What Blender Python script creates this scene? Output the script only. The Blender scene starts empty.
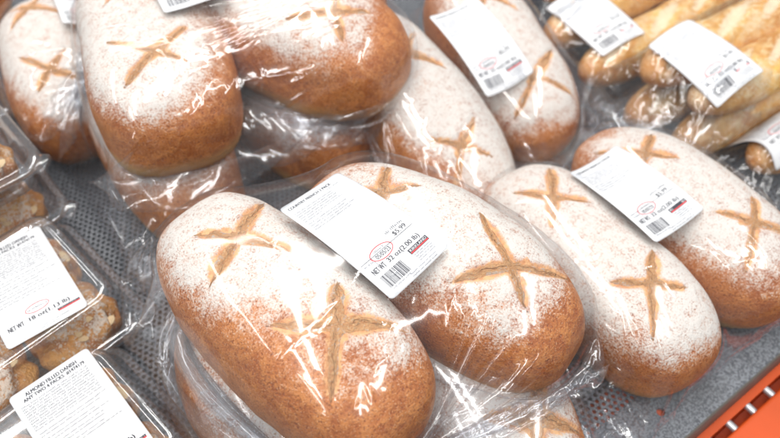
import bpy, math, random
import numpy as np
from mathutils import Matrix, Vector
from mathutils.bvhtree import BVHTree

SC = bpy.context.scene
COL = SC.collection
rad = math.radians

# ------------------------------------------------------------------ camera
CAM_H = 0.58
PITCH, AZ = rad(52.0), rad(37.0)
fw = Vector((math.cos(PITCH) * math.sin(AZ), math.cos(PITCH) * math.cos(AZ), -math.sin(PITCH)))
rt = Vector((math.cos(AZ), -math.sin(AZ), 0.0))
up = rt.cross(fw)
cam_d = bpy.data.cameras.new("camera")
cam = bpy.data.objects.new("camera", cam_d)
COL.objects.link(cam)
cam.matrix_world = Matrix(((rt.x, up.x, -fw.x, 0.0), (rt.y, up.y, -fw.y, 0.0), (rt.z, up.z, -fw.z, CAM_H), (0, 0, 0, 1)))
cam_d.sensor_width = 36.0
cam_d.lens = 760.0 / 780.0 * 36.0
cam_d.clip_start = 0.01
cam_d.clip_end = 60.0
cam_d.dof.use_dof = True
cam_d.dof.focus_distance = 0.515
cam_d.dof.aperture_fstop = 5.0
SC.camera = cam

# ------------------------------------------------------------------ world and lamps (indoor store light)
world = bpy.data.worlds.new("World")
SC.world = world
world.use_nodes = True
bgn = world.node_tree.nodes["Background"]
bgn.inputs["Color"].default_value = (0.90, 0.95, 1.0, 1)
bgn.inputs["Strength"].default_value = 0.30


def area_lamp(loc, sx, sy, watts, rotz=0.0, color=(1.0, 0.975, 0.94)):
    d = bpy.data.lights.new("ceiling_lamp", 'AREA')
    d.shape = 'RECTANGLE'
    d.size, d.size_y = sx, sy
    d.energy = watts
    d.color = color
    o = bpy.data.objects.new("ceiling_lamp", d)
    COL.objects.link(o)
    o.location = loc
    o.rotation_euler = (0, 0, rotz)
    return o


for lx, ly, w, lr in ((-1.1, 0.1, 32, 50), (0.2, 1.0, 36, 52), (1.5, 1.9, 30, 50), (0.6, 3.0, 22, -40), (-1.4, 1.9, 22, 48), (1.3, -0.9, 32, 50), (0.0, -1.7, 30, 50), (-2.2, -0.6, 20, 50)):
    area_lamp((lx, ly, 2.7), 2.3, 0.13, w, rad(lr))

SC.view_settings.view_transform = 'Standard'
SC.view_settings.look = 'None'
SC.view_settings.exposure = 0.05
SC.view_settings.gamma = 1.0
SC.view_settings.use_curve_mapping = False
SC.render.engine = 'CYCLES'
SC.cycles.transparent_max_bounces = 20
SC.cycles.max_bounces = 6
SC.cycles.use_adaptive_sampling = True
SC.cycles.adaptive_threshold = 0.03
SC.cycles.glossy_bounces = 4
SC.cycles.caustics_reflective = False
SC.cycles.caustics_refractive = False
SC.cycles.use_denoising = True
SC.cycles.sample_clamp_indirect = 6.0


# ------------------------------------------------------------------ helpers
def tag(o, label, cat, group=None, kind=None):
    if label:
        o["label"] = label
    if cat:
        o["category"] = cat
    if group:
        o["group"] = group
    if kind:
        o["kind"] = kind
    return o


def empty(name, loc=(0, 0, 0), rot=None):
    o = bpy.data.objects.new(name, None)
    o.empty_display_size = 0.02
    COL.objects.link(o)
    o.location = loc
    if rot is not None:
        o.rotation_euler = rot
    return o


def mesh_np(name, verts, quads=None, tris=None, smooth=True, attrs=None):
    """mesh from numpy arrays"""
    me = bpy.data.meshes.new(name)
    verts = np.asarray(verts, np.float32).reshape(-1, 3)
    nq = 0 if quads is None else len(quads)
    nt = 0 if tris is None else len(tris)
    loops = []
    if nq:
        loops.append(np.asarray(quads, np.int32).ravel())
    if nt:
        loops.append(np.asarray(tris, np.int32).ravel())
    loops = np.concatenate(loops)
    me.vertices.add(len(verts))
    me.vertices.foreach_set("co", verts.ravel())
    me.loops.add(len(loops))
    me.loops.foreach_set("vertex_index", loops)
    me.polygons.add(nq + nt)
    starts = np.concatenate([np.arange(nq) * 4, nq * 4 + np.arange(nt) * 3]).astype(np.int32)
    me.polygons.foreach_set("loop_start", starts)
    me.update(calc_edges=True)
    me.validate()
    me.polygons.foreach_set("use_smooth", np.full(len(me.polygons), smooth, bool))
    if attrs:
        for k, a in attrs.items():
            at = me.attributes.new(k, 'FLOAT', 'POINT')
            at.data.foreach_set("value", np.asarray(a, np.float32).ravel())
    return me


def obj(name, me, mat=None, parent=None):
    o = bpy.data.objects.new(name, me)
    COL.objects.link(o)
    if mat is not None and not me.materials:
        me.materials.append(mat)
    if parent is not None:
        o.parent = parent
    return o


def grid_quads(nu, nv, wrap_u=False):
    i = np.arange(nu if wrap_u else nu - 1)
    j = np.arange(nv - 1)
    I, J = np.meshgrid(i, j, indexing='ij')
    I2 = (I + 1) % nu
    return np.stack([I * nv + J, I2 * nv + J, I2 * nv + J + 1, I * nv + J + 1], -1).reshape(-1, 4)


def box_mesh(name, x0, x1, y0, y1, z0, z1):
    v = [(x, y, z) for x in (x0, x1) for y in (y0, y1) for z in (z0, z1)]
    q = [(0, 1, 3, 2), (4, 6, 7, 5), (0, 4, 5, 1), (2, 3, 7, 6), (0, 2, 6, 4), (1, 5, 7, 3)]
    return mesh_np(name, v, q, smooth=False)


def bevel(o, w, seg=2):
    m = o.modifiers.new("bevel", 'BEVEL')
    m.width = w
    m.segments = seg
    return o


def sines(p, seed, freqs, amps):
    """smooth pseudo noise: sums of randomly oriented sine waves"""
    r = np.random.RandomState(seed)
    out = np.zeros(len(p), np.float64)
    for f, a in zip(freqs, amps):
        d = r.normal(size=(5, 3))
        d /= np.linalg.norm(d, axis=1)[:, None]
        ph = r.uniform(0, 6.28, 5)
        out += a * np.sin(p @ d.T * f + ph).sum(1) / 2.2
    return out


# ------------------------------------------------------------------ materials
def new_mat(name):
    m = bpy.data.materials.new(name)
    m.use_nodes = True
    nt = m.node_tree
    for n in list(nt.nodes):
        nt.nodes.remove(n)
    out = nt.nodes.new("ShaderNodeOutputMaterial")
    return m, nt, out


class NB:
    """tiny node builder"""

    def __init__(self, nt):
        self.nt = nt

    def n(self, kind, **kw):
        nd = self.nt.nodes.new(kind)
        for k, v in kw.items():
            if k.startswith("i_"):
                nd.inputs[k[2:].replace("_", " ")].default_value = v
            else:
                setattr(nd, k, v)
        return nd

    def link(self, a, b):
        self.nt.links.new(a, b)

    def math(self, op, a, b=None, clamp=False):
        nd = self.n("ShaderNodeMath", operation=op, use_clamp=clamp)
        for k, v in enumerate((a, b)):
            if v is None:
                continue
            if isinstance(v, (int, float)):
                nd.inputs[k].default_value = v
            else:
                self.link(v, nd.inputs[k])
        return nd.outputs[0]

    def sstep(self, v, lo, hi, a=0.0, b=1.0):
        nd = self.n("ShaderNodeMapRange", interpolation_type='SMOOTHSTEP')
        self.link(v, nd.inputs["Value"])
        nd.inputs["From Min"].default_value = lo
        nd.inputs["From Max"].default_value = hi
        nd.inputs["To Min"].default_value = a
        nd.inputs["To Max"].default_value = b
        return nd.outputs["Result"]

    def mix(self, f, a, b):
        nd = self.n("ShaderNodeMix", data_type='RGBA')
        for sock, v in (("Factor", f), ("A", a), ("B", b)):
            s = [i for i in nd.inputs if i.name == sock and (i.type == ('VALUE' if sock == "Factor" else 'RGBA'))][0]
            if isinstance(v, (int, float)):
                s.default_value = v
            elif isinstance(v, tuple):
                s.default_value = v + (1,) if len(v) == 3 else v
            else:
                self.link(v, s)
        return [o for o in nd.outputs if o.type == 'RGBA'][0]

    def noise(self, vec, scale, detail=2.0, rough=0.5, dist=0.0):
        nd = self.n("ShaderNodeTexNoise")
        nd.inputs["Scale"].default_value = scale
        nd.inputs["Detail"].default_value = detail
        nd.inputs["Roughness"].default_value = rough
        nd.inputs["Distortion"].default_value = dist
        self.link(vec, nd.inputs["Vector"])
        return nd.outputs["Fac"]

    def objvec(self, scale=None):
        tc = self.n("ShaderNodeTexCoord")
        oi = self.n("ShaderNodeObjectInfo")
        ofs = self.math('MULTIPLY', oi.outputs["Random"], 7.0)
        add = self.n("ShaderNodeVectorMath", operation='ADD')
        self.link(tc.outputs["Object"], add.inputs[0])
        cmb = self.n("ShaderNodeCombineXYZ")
        for k in range(3):
            self.link(ofs, cmb.inputs[k])
        self.link(cmb.outputs[0], add.inputs[1])
        v = add.outputs[0]
        if scale:
            mp = self.n("ShaderNodeMapping")
            mp.inputs["Scale"].default_value = scale
            self.link(v, mp.inputs["Vector"])
            v = mp.outputs[0]
        return v

    def attr(self, name):
        return self.n("ShaderNodeAttribute", attribute_name=name).outputs["Fac"]

    def bump(self, h, strength, dist, normal=None):
        nd = self.n("ShaderNodeBump")
        nd.inputs["Strength"].default_value = strength
        nd.inputs["Distance"].default_value = dist
        self.link(h, nd.inputs["Height"])
        if normal is not None:
            self.link(normal, nd.inputs["Normal"])
        return nd.outputs[0]


def plain(name, color, rough=0.5, metallic=0.0, spec=0.5, var=0.06, scale=60.0):
    m, nt, out = new_mat(name)
    b = NB(nt)
    p = b.n("ShaderNodeBsdfPrincipled")
    v = b.objvec()
    nz = b.noise(v, scale, 3)
    lo = tuple(max(0, c * (1 - var)) for c in color)
    hi = tuple(min(1, c * (1 + var)) for c in color)
    b.link(b.mix(nz, lo, hi), p.inputs["Base Color"])
    p.inputs["Roughness"].default_value = rough
    p.inputs["Metallic"].default_value = metallic
    p.inputs["Specular IOR Level"].default_value = spec
    nt.links.new(p.outputs[0], out.inputs[0])
    return m


def make_crust():
    m, nt, out = new_mat("floured_crust")
    b = NB(nt)
    v = b.objvec()
    p = b.n("ShaderNodeBsdfPrincipled")
    big = b.noise(v, 22, 3, 0.6)
    mid = b.noise(v, 130, 4, 0.65)
    fine = b.noise(v, 620, 3, 0.6)
    vfine = b.noise(v, 1150, 2, 0.6)
    crust = b.mix(b.sstep(big, 0.3, 0.72), (0.38, 0.10, 0.020), (0.60, 0.21, 0.050))
    crust = b.mix(b.sstep(mid, 0.36, 0.72), crust, (0.66, 0.255, 0.068))
    crust = b.mix(b.sstep(fine, 0.50, 0.30), crust, (0.25, 0.055, 0.010))
    # pale blisters in the skin
    crust = b.mix(b.math('MULTIPLY', b.sstep(vfine, 0.60, 0.68), 0.6), crust, (0.80, 0.54, 0.34))
    # pale unbaked band along the bottom edge
    crust = b.mix(b.attr("pale"), crust, (0.74, 0.46, 0.17))
    fl = b.attr("flour")
    t = b.math('ADD', fl, b.math('MULTIPLY', b.math('SUBTRACT', fine, 0.5), 1.1))
    t = b.math('ADD', t, b.math('MULTIPLY', b.math('SUBTRACT', mid, 0.5), 1.0))
    t = b.math('ADD', t, b.math('MULTIPLY', b.math('SUBTRACT', vfine, 0.5), 1.0))
    fac = b.sstep(t, 0.19, 0.84, 0.0, 0.96)
    col = b.mix(fac, crust, (0.75, 0.72, 0.675))
    sc = b.math('ADD', b.attr("score"), b.math('MULTIPLY', b.math('SUBTRACT', mid, 0.5), 0.9))
    sc = b.math('ADD', sc, b.math('MULTIPLY', b.math('SUBTRACT', fine, 0.5), 0.9))
    tan = b.mix(b.sstep(mid, 0.35, 0.65), (0.60, 0.25, 0.09), (0.82, 0.46, 0.21))
    col = b.mix(b.sstep(sc, 0.42, 0.88, 0, 0.95), col, tan)
    b.link(col, p.inputs["Base Color"])
    b.link(b.sstep(fac, 0.0, 0.7, 0.40, 0.9), p.inputs["Roughness"])
    p.inputs["Specular IOR Level"].default_value = 0.32
    h = b.math('ADD', b.math('MULTIPLY', mid, 0.7), b.math('MULTIPLY', fine, 0.45))
    b.link(b.bump(h, 0.85, 0.0024), p.inputs["Normal"])
    nt.links.new(p.outputs[0], out.inputs[0])
    return m


def make_score():
    m, nt, out = new_mat("torn_score_crust")
    b = NB(nt)
    v = b.objvec()
    p = b.n("ShaderNodeBsdfPrincipled")
    at = b.attr("across")
    al = b.attr("along")
    cmb = b.n("ShaderNodeCombineXYZ")
    b.link(b.math('MULTIPLY', al, 14.0), cmb.inputs[0])
    b.link(b.math('MULTIPLY', at, 5.0), cmb.inputs[1])
    oi = b.n("ShaderNodeObjectInfo")
    b.link(b.math('MULTIPLY', oi.outputs["Random"], 40.0), cmb.inputs[2])
    fib = b.noise(cmb.outputs[0], 1.3, 4, 0.7, 0.6)
    crack = b.math('ABSOLUTE', b.math('ADD', b.math('SUBTRACT', at, 0.05), b.math('MULTIPLY', b.math('SUBTRACT', b.noise(cmb.outputs[0], 0.45, 2), 0.5), 1.2)))
    fine = b.noise(v, 700, 3)
    col = b.mix(b.sstep(fib, 0.3, 0.7), (0.74, 0.31, 0.115), (0.96, 0.58, 0.28))
    col = b.mix(b.sstep(fine, 0.58, 0.72, 0, 0.6), col, (0.82, 0.70, 0.52))
    col = b.mix(b.sstep(crack, 0.0, 0.06, 0.35, 0.0), col, (0.46, 0.16, 0.05))
    edge_ = b.math('ABSOLUTE', at)
    col = b.mix(b.sstep(edge_, 0.55, 0.95, 0, 0.35), col, (0.60, 0.21, 0.055))
    mid = b.noise(v, 130, 3)
    dust = b.math('ADD', b.math('ADD', mid, b.math('MULTIPLY', fine, 0.6)), b.math('MULTIPLY', b.math('SUBTRACT', edge_, 0.4), 0.5))
    col = b.mix(b.sstep(dust, 0.82, 1.08, 0, 0.7), col, (0.80, 0.76, 0.70))
    b.link(col, p.inputs["Base Color"])
    p.inputs["Roughness"].default_value = 0.6
    p.inputs["Specular IOR Level"].default_value = 0.3
    h = b.math('ADD', b.math('MULTIPLY', fib, 1.0), b.math('MULTIPLY', fine, 0.4))
    h = b.math('ADD', h, b.math('MULTIPLY', b.sstep(crack, 0.0, 0.14), 0.6))
    b.link(b.bump(h, 1.0, 0.0035), p.inputs["Normal"])
    nt.links.new(p.outputs[0], out.inputs[0])
    return m


def make_film(name, rough=0.07, rough2=0.26, haze=0.035, base=0.055, edge=0.75, tint=(0.985, 0.99, 1.0)):
    """thin clear film: mostly see-through, mirror-like at grazing angles, a trace of haze"""
    m, nt, out = new_mat(name)
    b = NB(nt)
    lw = b.n("ShaderNodeLayerWeight")
    f4 = b.math('POWER', lw.outputs["Facing"], 3.6)
    fac = b.math('ADD', b.math('MULTIPLY', f4, edge), base, clamp=True)
    tr = b.n("ShaderNodeBsdfTransparent")
    tr.inputs["Color"].default_value = tint + (1,)
    df = b.n("ShaderNodeBsdfDiffuse")
    df.inputs["Color"].default_value = (0.9, 0.92, 0.95, 1)
    g1 = b.n("ShaderNodeBsdfGlossy")
    g1.inputs["Roughness"].default_value = rough
    g2 = b.n("ShaderNodeBsdfGlossy")
    g2.inputs["Roughness"].default_value = rough2
    gl = b.n("ShaderNodeMixShader")
    gl.inputs[0].default_value = 0.22
    b.link(g1.outputs[0], gl.inputs[1])
    b.link(g2.outputs[0], gl.inputs[2])
    ms1 = b.n("ShaderNodeMixShader")
    ms1.inputs[0].default_value = haze
    b.link(tr.outputs[0], ms1.inputs[1])
    b.link(df.outputs[0], ms1.inputs[2])
    ms2 = b.n("ShaderNodeMixShader")
    b.link(fac, ms2.inputs[0])
    b.link(ms1.outputs[0], ms2.inputs[1])
    b.link(gl.outputs[0], ms2.inputs[2])
    b.link(ms2.outputs[0], out.inputs[0])
    return m


def make_tray():
    m, nt, out = new_mat("speckled_grey_enamel")
    b = NB(nt)
    v = b.objvec()
    p = b.n("ShaderNodeBsdfPrincipled")
    n1 = b.noise(v, 520, 2, 0.5)
    n2 = b.noise(v, 180, 3, 0.6)
    n3 = b.noise(v, 14, 4, 0.6)
    col = b.mix(b.sstep(n1, 0.38, 0.62), (0.085, 0.093, 0.108), (0.205, 0.222, 0.25))
    col = b.mix(b.sstep(n2, 0.45, 0.75, 0, 0.35), col, (0.28, 0.31, 0.33))
    col = b.mix(b.sstep(n3, 0.55, 0.8, 0, 0.35), col, (0.12, 0.125, 0.13))
    b.link(col, p.inputs["Base Color"])
    p.inputs["Roughness"].default_value = 0.42
    b.link(b.bump(n1, 0.4, 0.0008), p.inputs["Normal"])
    nt.links.new(p.outputs[0], out.inputs[0])
    return m


def make_baguette():
    m, nt, out = new_mat("golden_baguette_crust")
    b = NB(nt)
    v = b.objvec((1, 1, 1))
    p = b.n("ShaderNodeBsdfPrincipled")
    big = b.noise(v, 28, 3, 0.6)
    mid = b.noise(v, 120, 4, 0.6)
    fine = b.noise(v, 600, 3, 0.6)
    tip = b.attr("tip")
    col = b.mix(b.sstep(big, 0.3, 0.7), (0.58, 0.24, 0.04), (0.86, 0.50, 0.13))
    col = b.mix(b.sstep(mid, 0.42, 0.72, 0, 0.8), col, (0.86, 0.66, 0.36))
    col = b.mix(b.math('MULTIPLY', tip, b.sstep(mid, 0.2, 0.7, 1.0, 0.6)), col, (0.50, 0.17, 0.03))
    fl = b.attr("flour")
    t = b.math('ADD', fl, b.math('MULTIPLY', b.math('SUBTRACT', fine, 0.5), 1.1))
    col = b.mix(b.sstep(t, 0.35, 0.8, 0, 0.75), col, (0.86, 0.76, 0.56))
    b.link(col, p.inputs["Base Color"])
    p.inputs["Roughness"].default_value = 0.42
    h = b.math('ADD', mid, b.math('MULTIPLY', fine, 0.4))
    b.link(b.bump(h, 0.8, 0.003), p.inputs["Normal"])
    nt.links.new(p.outputs[0], out.inputs[0])
    return m


def make_danish():
    m, nt, out = new_mat("glazed_danish_crust")
    b = NB(nt)
    v = b.objvec()
    p = b.n("ShaderNodeBsdfPrincipled")
    big = b.noise(v, 45, 3, 0.6)
    mid = b.noise(v, 190, 4, 0.6)
    fine = b.noise(v, 600, 2, 0.6)
    col = b.mix(b.sstep(big, 0.32, 0.68), (0.44, 0.14, 0.025), (0.76, 0.36, 0.085))
    col = b.mix(b.sstep(fine, 0.48, 0.7, 0, 0.6), col, (0.72, 0.42, 0.15))
    sug = b.math('ADD', b.attr("sugar"), b.math('MULTIPLY', b.math('SUBTRACT', mid, 0.5), 2.1))
    sug = b.math('ADD', sug, b.math('MULTIPLY', b.math('SUBTRACT', fine, 0.5), 1.8))
    col = b.mix(b.sstep(sug, 0.42, 0.72, 0, 0.75), col, (0.85, 0.78, 0.68))
    b.link(col, p.inputs["Base Color"])
    p.inputs["Roughness"].default_value = 0.35
    h = b.math('ADD', mid, b.math('MULTIPLY', fine, 0.4))
    b.link(b.bump(h, 1.0, 0.004), p.inputs["Normal"])
    nt.links.new(p.outputs[0], out.inputs[0])
    return m


M_CRUST = make_crust()
M_SCORE = make_score()
M_FILM = make_film("clear_bag_film", rough=0.095, haze=0.014, base=0.078, edge=0.38)
M_SEAM = make_film("welded_film_seam", rough=0.10, haze=0.03, base=0.09, edge=0.4)
M_PET = make_film("clear_rigid_plastic", rough=0.06, haze=0.025, base=0.085, edge=0.75)
M_TRAY = make_tray()
M_LIP = plain("dark_grey_edge", (0.15, 0.15, 0.135), 0.5, var=0.12)  # front lip has its own olive-grey, apart from the tray enamel
M_ORANGE = plain("orange_rack_paint", (0.58, 0.075, 0.008), 0.5, var=0.10, scale=35)
M_WIRE = plain("galvanised_wire", (0.55, 0.56, 0.58), 0.35, metallic=0.6)
M_FLOOR = plain("dark_concrete", (0.045, 0.045, 0.047), 0.7, var=0.3, scale=8)
M_PAPER = plain("white_label_paper", (0.66, 0.675, 0.70), 0.5, spec=0.3, var=0.012, scale=20)
M_INK = plain("black_ink", (0.035, 0.035, 0.05), 0.6)
M_GREYINK = plain("grey_thermal_ink", (0.05, 0.053, 0.07), 0.6)
M_PALEINK = plain("pale_thermal_ink", (0.11, 0.115, 0.15), 0.6)
M_RED = plain("red_ink", (0.72, 0.05, 0.06), 0.6)
M_BAG = make_baguette()
M_DANISH = make_danish()
M_ALMOND = plain("toasted_almond", (0.78, 0.56, 0.30), 0.5, var=0.25, scale=90)


# ------------------------------------------------------------------ shelf tray, rack and floor
def build_tray():
    t = tag(empty("shelf_tray", (0.3, 0.5, 0)), "speckled grey steel shelf tray with perforated middle under all the bread", "shelf tray")
    X0, X1, Y0, Y1 = -0.14, 0.66, 0.092, 0.86
    pitch, r, th = 0.0056, 0.00185, 0.0012
    rh = pitch / math.sqrt(3)
    row = pitch * math.sqrt(3) / 2
    nx, ny = int((X1 - X0) / pitch), int((Y1 - Y0) / row)
    hexa = np.radians(np.arange(6) * 60 + 30)
    hol = np.radians(np.arange(6) * 60 + 30)
    r = r * 1.06
    tv = np.concatenate([np.stack([rh * np.cos(hexa), rh * np.sin(hexa), 0 * hexa], 1),
                         np.stack([r * np.cos(hol), r * np.sin(hol), 0 * hol], 1),
                         np.stack([r * np.cos(hol), r * np.sin(hol), 0 * hol - th], 1)])
    quads, tris = [], []
    for k in range(6):
        c0, c1 = k, (k + 1) % 6
        quads.append((c0, c1, 6 + c1, 6 + c0))
        quads.append((6 + c0, 6 + c1, 12 + c1, 12 + c0))
    I, J = np.meshgrid(np.arange(nx), np.arange(ny), indexing='ij')
    cx = X0 + (I + 0.5 * (J % 2)) * pitch
    cy = Y0 + J * row + 0.003
    C = np.stack([cx.ravel(), cy.ravel(), 0 * cx.ravel()], 1) - np.array([0.3, 0.5, 0])
    V = (C[:, None, :] + tv[None]).reshape(-1, 3)
    off = (np.arange(len(C)) * 18)[:, None, None]
    Q = (np.array(quads)[None] + off).reshape(-1, 4)
    obj("perforated_panel", mesh_np("perforated_panel", V, Q, smooth=False), M_TRAY, t)
    # solid border, butted against the perforated field
    yb = Y0 + 0.0008
    hx0, hx1 = 0.0285 - 0.012, 0.0285 + 0.012
    ya, yc = 0.0466 - 0.5, yb - 0.5
    obj("border", box_mesh("border", -0.7, hx0, ya, yc, -0.0016, 0.0), M_TRAY, t)
    obj("border", box_mesh("border", hx1, 0.9, ya, yc, -0.0016, 0.0), M_TRAY, t)
    # the piece between them carries a round bolt hole
    hcx, hcy, hr = 0.0285, 0.0722 - 0.5, 0.0036
    ang = sorted(list(np.linspace(0, 2 * np.pi, 28, endpoint=False) + 0.01) + [math.atan2(y_ - hcy, x_ - hcx) % (2 * np.pi) for x_ in (hx0, hx1) for y_ in (ya, yc)])
    n = len(ang)
    V = []
    for a_ in ang:
        c_, s_ = math.cos(a_), math.sin(a_)
        k_ = min(((hx1 if c_ > 0 else hx0) - hcx) / c_ if abs(c_) > 1e-6 else 9, ((yc if s_ > 0 else ya) - hcy) / s_ if abs(s_) > 1e-6 else 9)
        V += [(hcx + k_ * c_, hcy + k_ * s_, 0.0), (hcx + hr * c_, hcy + hr * s_, 0.0), (hcx + hr * c_, hcy + hr * s_, -0.003)]
    Q = []
    for k_ in range(n):
        a_, b_ = 3 * k_, 3 * ((k_ + 1) % n)
        Q += [(a_, b_, b_ + 1, a_ + 1), (a_ + 1, b_ + 1, b_ + 2, a_ + 2)]
    obj("border", mesh_np("border", V, Q, smooth=False), M_TRAY, t)
    xa, xb = X0 - 0.3 + pitch * 0.5, X1 - 0.3 - pitch
    yt = Y0 + ny * row - 0.5 - 0.0015
    obj("side_sheet", box_mesh("side_sheet", -0.7, xa, yb - 0.5, 0.9, -0.0017, -0.0001), M_TRAY, t)
    obj("side_sheet", box_mesh("side_sheet", xb, 0.9, yb - 0.5, 0.9, -0.0017, -0.0001), M_TRAY, t)
    obj("back_sheet", box_mesh("back_sheet", xa, xb, yt, 0.9, -0.0018, -0.0002), M_TRAY, t)
    # rolled front lip
    prof = [(0.0470, -0.0003), (0.0458, -0.0012), (0.0450, -0.004), (0.0422, -0.0195), (0.0432, -0.0205), (0.048, -0.0205)]
    V, Q = [], []
    for x in (-0.4, 1.2):
        for (y, z) in prof:
            V.append((x - 0.3, y - 0.5, z))
    n = len(prof)
    for k in range(n - 1):
        Q.append((k, k + 1, n + k + 1, n + k))
    o = obj("front_lip", mesh_np("front_lip", V, Q), M_LIP, t)


def extrude_profile(name, prof, x0, x1):
    V = [(x0, y, z) for y, z in prof] + [(x1, y, z) for y, z in prof]
    n = len(prof)
    Q = [(k, (k + 1) % n, n + (k + 1) % n, n + k) for k in range(n)]
    me = mesh_np(name, V, Q, smooth=False)
    return me


def build_rack():
    t = tag(empty("rack_beam", (0.45, 0.0, -0.12)), "orange steel rack beam running along the front edge of the tray", "rack beam")
    o = obj("front_channel", extrude_profile("front_channel", [(0.0275, -0.022 + 0.12), (-0.006, -0.024 + 0.12), (-0.006, 0.0), (0.0265, 0.0)], -0.9, 0.9), M_ORANGE, t)
    bevel(o, 0.003, 3)
    o = obj("rear_flange", extrude_profile("rear_flange", [(0.088, 0.0965), (0.0358, 0.0965), (0.0352, 0.06), (0.038, 0.06), (0.0385, 0.0945), (0.088, 0.0945)], -0.9, 0.9), M_ORANGE, t)
    obj("slot_floor", extrude_profile("slot_floor", [(0.0352, 0.068), (0.0268, 0.068), (0.0268, 0.058), (0.0352, 0.058)], -0.9, 0.9), M_ORANGE, t)
    obj("added_ledge", extrude_profile("added_ledge", [(0.112, 0.1155), (0.050, 0.1155), (0.050, 0.112), (0.112, 0.112)], -0.9, 0.9), M_ORANGE, t)  # added strip, set high so light through the holes reaches its orange
    d = tag(empty("wire_deck", (0.45, 0.03, -0.05)), "row of short galvanised wires crossing the slot of the orange beam", "wire deck")
    n = 10
    a = np.linspace(0, 2 * np.pi, n, endpoint=False)
    # a straight rod dipping over the slot
    V2 = []
    for y in (-0.004, 0.006):
        V2 += [(0.0034 * math.cos(k), y, 0.020 + 0.0034 * math.sin(k)) for k in a]
    Q2 = [(k, (k + 1) % n, n + (k + 1) % n, n + k) for k in range(n)]
    me = mesh_np("wire", V2, Q2)
    me.materials.append(M_WIRE)
    for k in range(22):
        w = obj("wire", me, None, d)
        w.location = (-0.22 + k * 0.0255, 0, 0)


build_tray()
build_rack()
g = obj("floor", mesh_np("floor", [(-4, -4, -0.85), (5, -4, -0.85), (5, 6, -0.85), (-4, 6, -0.85)], [(0, 1, 2, 3)], smooth=False), M_FLOOR)
tag(g, "dark store floor far below the shelf", None, kind="structure")

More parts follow.
